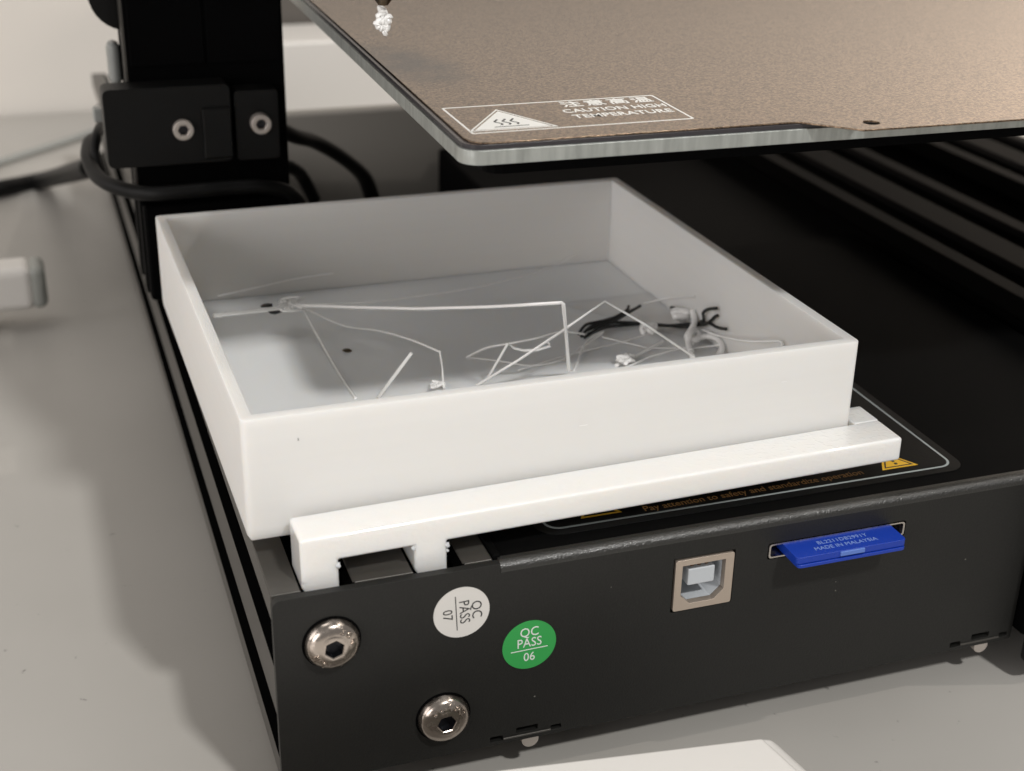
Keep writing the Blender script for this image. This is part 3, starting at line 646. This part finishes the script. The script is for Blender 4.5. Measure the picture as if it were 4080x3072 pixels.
strand([(92.80, 66.13, 46.71), (90.25, 62.97, 46.94), (91.62, 63.48, 46.19), (93.35, 64.38, 45.78), (92.39, 63.66, 47.04), (90.09, 64.00, 47.35), (91.68, 62.94, 45.82), (92.52, 63.98, 47.09), (93.51, 66.81, 45.88), (95.01, 65.88, 46.11), (92.78, 65.28, 46.96), (92.36, 63.48, 47.27), (89.87, 63.89, 46.67), (93.93, 63.71, 45.97), (91.78, 66.11, 45.86), (92.53, 62.38, 47.08), (91.05, 61.97, 46.58), (90.43, 60.06, 47.32)], 0.35, 'shiny crumpled white scrap against the front wall, centre right', name='filament_knot', cat='filament knot')
strand([(46.95, 61.25, 46.83), (48.92, 62.39, 46.99), (47.68, 63.25, 46.10), (47.39, 63.40, 46.34), (46.09, 63.03, 46.51), (48.49, 63.90, 46.62), (48.27, 64.31, 46.39), (45.51, 60.73, 47.07), (49.18, 63.87, 45.89), (49.63, 64.50, 46.14), (48.88, 61.94, 46.05), (48.51, 62.24, 47.10), (48.04, 63.54, 46.72), (46.73, 64.01, 46.98)], 0.25, 'small crumpled white scrap at the front wall below the sharp bend', name='filament_knot', cat='filament knot')
strand([(87.68, 79.83, 46.17), (91.26, 83.27, 46.73), (97.36, 85.16, 47.31), (102.31, 87.82, 47.88), (103.98, 90.03, 48.06)], 0.3, 'black scrap with its tip bent up, uppermost of the bundle left end', dark=True, name='black_filament_scrap', cat='filament scrap')
strand([(88.18, 79.30, 45.97), (92.38, 81.67, 46.64), (98.40, 84.76, 47.11), (107.27, 90.47, 47.65)], 0.3, 'longest straight black scrap pointing up to the right', dark=True, name='black_filament_scrap', cat='filament scrap')
strand([(87.58, 81.35, 46.16), (90.66, 84.46, 46.93), (94.97, 85.14, 47.11), (101.43, 87.65, 47.08), (105.62, 90.28, 47.05)], 0.3, 'black scrap hugging the top of the bundle', dark=True, name='black_filament_scrap', cat='filament scrap')
strand([(89.48, 80.28, 46.36), (95.15, 82.63, 46.53), (100.06, 82.93, 46.32), (105.76, 82.18, 46.32), (112.71, 78.79, 46.13), (115.45, 76.95, 46.54)], 0.3, 'lower of the two long black scraps running to the right wall', dark=True, name='black_filament_scrap', cat='filament scrap')
strand([(89.85, 81.81, 46.65), (95.66, 83.91, 46.92), (101.63, 83.81, 46.51), (107.53, 80.73, 46.33), (115.51, 77.13, 46.94), (115.66, 74.04, 48.96)], 0.3, 'upper of the two long black scraps running to the right wall', dark=True, name='black_filament_scrap', cat='filament scrap')
strand([(109.76, 80.28, 46.12), (115.40, 79.34, 46.32), (115.50, 73.48, 48.97), (115.44, 72.59, 50.38), (115.47, 73.12, 51.57), (115.49, 70.79, 53.39), (115.39, 66.61, 55.22)], 0.3, 'black scrap curling up in an S by the right wall', dark=True, name='black_filament_scrap', cat='filament scrap')
strand([(115.27, 76.68, 47.14), (115.58, 71.50, 49.38), (115.66, 67.43, 52.82), (115.70, 66.44, 53.42)], 0.3, 'short black scrap forking up behind the white worm', dark=True, name='black_filament_scrap', cat='filament scrap')
strand([(115.48, 75.94, 47.65), (115.65, 70.52, 49.99), (115.63, 66.27, 50.63), (115.47, 61.53, 52.06)], 0.3, 'short black scrap bent down towards the right wall', dark=True, name='black_filament_scrap', cat='filament scrap')
strand([(115.12, 89.34, 46.84), (115.15, 84.81, 48.08), (115.21, 80.85, 48.51)], 0.3, 'short black scrap beside the cream knot', dark=True, name='black_filament_scrap', cat='filament scrap')
for (pt, rad, lb) in (((33.82, 88.85, 45.49), 0.75, 'small brown crumb lying alone on the shaded tray floor'), ((20.49, 103.60, 51.10), 1.3, 'dark crumb under the ragged strand at the left wall'), ((18.97, 105.81, 51.58), 1.1, 'dark flake behind the ragged strand at the left wall')):
    bm = bmesh.new(); bmesh.ops.create_icosphere(bm, subdivisions=2, radius=rad * MM)
    for v in bm.verts: v.co *= 1 + 0.5 * noise.noise(v.co * 1500); v.co.z *= 0.45; v.co.x *= 1.4; v.co += Vector(pt) * MM
    me = bpy.data.meshes.new('crumb'); bm.to_mesh(me); bm.free(); me.materials.append(M['crumb' if rad < 1 else 'strand_dark'])
    o = bpy.data.objects.new('crumb', me); C.objects.link(o); tag(o, lb, 'crumb')
strand([(36.28, 60.00, 127.40), (35.91, 60.00, 126.74), (36.79, 60.00, 126.19), (35.53, 60.00, 125.56), (36.59, 60.00, 124.83), (37.49, 60.00, 125.31), (37.11, 60.00, 124.30), (35.69, 60.00, 124.53), (35.23, 60.00, 123.86), (36.20, 60.00, 123.30), (37.28, 60.00, 123.60), (36.54, 60.00, 122.43), (36.90, 60.00, 122.58)], 0.55, 'white curled filament blob hanging from the nozzle above the bed', name='nozzle_ooze', cat='filament blob', jit=0.5)

# ------------------------------------------------------------------ cables and things round the printer
def cable(pts, r, label, m='rubber', flat=1.0, cat='cable'):
    return tag(tube('cable', pts, r, m, None, n=12, sub=8, flat=flat), label, cat)
cable([(-53.11, 404.33, -5.00), (-41.98, 409.39, -4.00), (-23.08, 411.25, -2.00), (-10.12, 280.00, 38.68)], 3.6, 'thick black cable coming in from the left to the printer')
cable([(-11.38, 200.00, 69.19), (-13.42, 190.00, 70.62), (-14.67, 178.00, 70.09), (-13.79, 168.00, 68.42), (-11.02, 160.00, 67.67), (-5.34, 154.00, 66.90), (-0.02, 150.00, 67.28), (9.05, 149.00, 67.56), (18.37, 149.00, 67.66), (26.60, 149.00, 67.13), (34.45, 152.00, 63.62), (38.74, 158.00, 55.06)], 1.9, 'black cable looping round the foot of the upright below the bracket')
cable([(-6.56, 200.00, 73.85), (-9.39, 190.00, 75.72), (-11.60, 180.00, 75.60), (-12.87, 176.00, 71.75), (-12.38, 172.00, 67.81), (-12.03, 170.00, 64.61)], 1.3, 'thin black cable standing beside the looped one, left of the bracket')
cable([(32.18, 185.00, 75.95), (42.15, 190.00, 69.17), (49.65, 196.00, 65.22), (58.58, 200.00, 58.81), (65.70, 204.00, 51.46), (68.61, 206.00, 44.08)], 2.9, 'broad black cable arching right of the upright, the upper of two', flat=0.75)
cable([(32.36, 190.00, 63.42), (42.55, 196.00, 58.02), (46.56, 200.00, 53.37), (50.15, 202.00, 45.79)], 2.0, 'short black cable arching right of the upright, the lower of two')
cable([(-53.20, 445.24, -6.00), (-41.39, 458.85, -6.00), (-20.55, 479.19, -6.00), (3.10, 502.58, -6.00)], 1.6, 'thin grey cable lying on the table behind the thick black one', m='grey_plastic')

# white adapter with a grey rim, left
WB = tag(empty('white_device'), 'blurred white rounded device with grey end at the left edge of the table', 'device')
boxes('device_shell', [(-120, -32.5, 254.8, 268.8, -1, 14)], 'white_plastic', WB, bevel=3.2, segs=5)
boxes('end_cap', [(-34.2, -28.8, 254.8 + 0.3, 268.8 - 0.3, -0.8, 13.7)], mat('grey_green_plastic', (0.30, 0.31, 0.29), 0.45), WB, bevel=2.5, segs=5)
prism('device_base', rrect(-120, -46, 254.8 + 2, 268.8 - 2, 4, 5), TZ, 0.5, XY, 'white_plastic', WB, bevel=0.6, segs=2)
# white box in front
FB = tag(empty('white_box'), 'blurred white flat box lying on the table in front of the panel', 'box')
prism('box_body', [(84.08, -26.21), (-64.64, -6.71), (-45.50, -115.03), (103.23, -134.53)], TZ + 0.05, 12, XY, 'white_plastic', FB, bevel=2.0, segs=3)
prism('box_lid', [(80.64, -28.64), (-61.15, -10.06), (-43.05, -112.47), (98.74, -131.05)], 12.02, 14.0, XY, 'white_plastic', FB, bevel=0.8, segs=3)
# boxes behind, between upright and bed
B1 = tag(boxes('white_carton', [(78.59, 156.19, 470, 515, TZ, 39.01)], 'white_plastic', None, bevel=1.5), 'pale box standing behind the black upright, below the print bed', 'box')
B2 = tag(boxes('grey_case', [(74.33, 130.61, 518, 550, TZ, 70)], 'dark_grey', None, bevel=1.5), 'dark grey case behind the pale box at the back of the table', 'case')
B3 = tag(boxes('shade_panel', [(48.11, 152, 284, 289, TZ, 52.08)], mat('charcoal_shade', (0.30, 0.285, 0.26), 0.55), None, bevel=2), 'charcoal grey panel added for table shade right behind the upright, partly hidden by the arching cables', 'case')  # grey panel standing in for the shade on the table here
sh = tag(boxes('wall_shelf', [(-300, 1500, 525, 555, 172, 181)], 'dark_grey', None, bevel=1), 'narrow dark shelf on the wall, seen as a dim band mirrored in the bed', 'shelf')
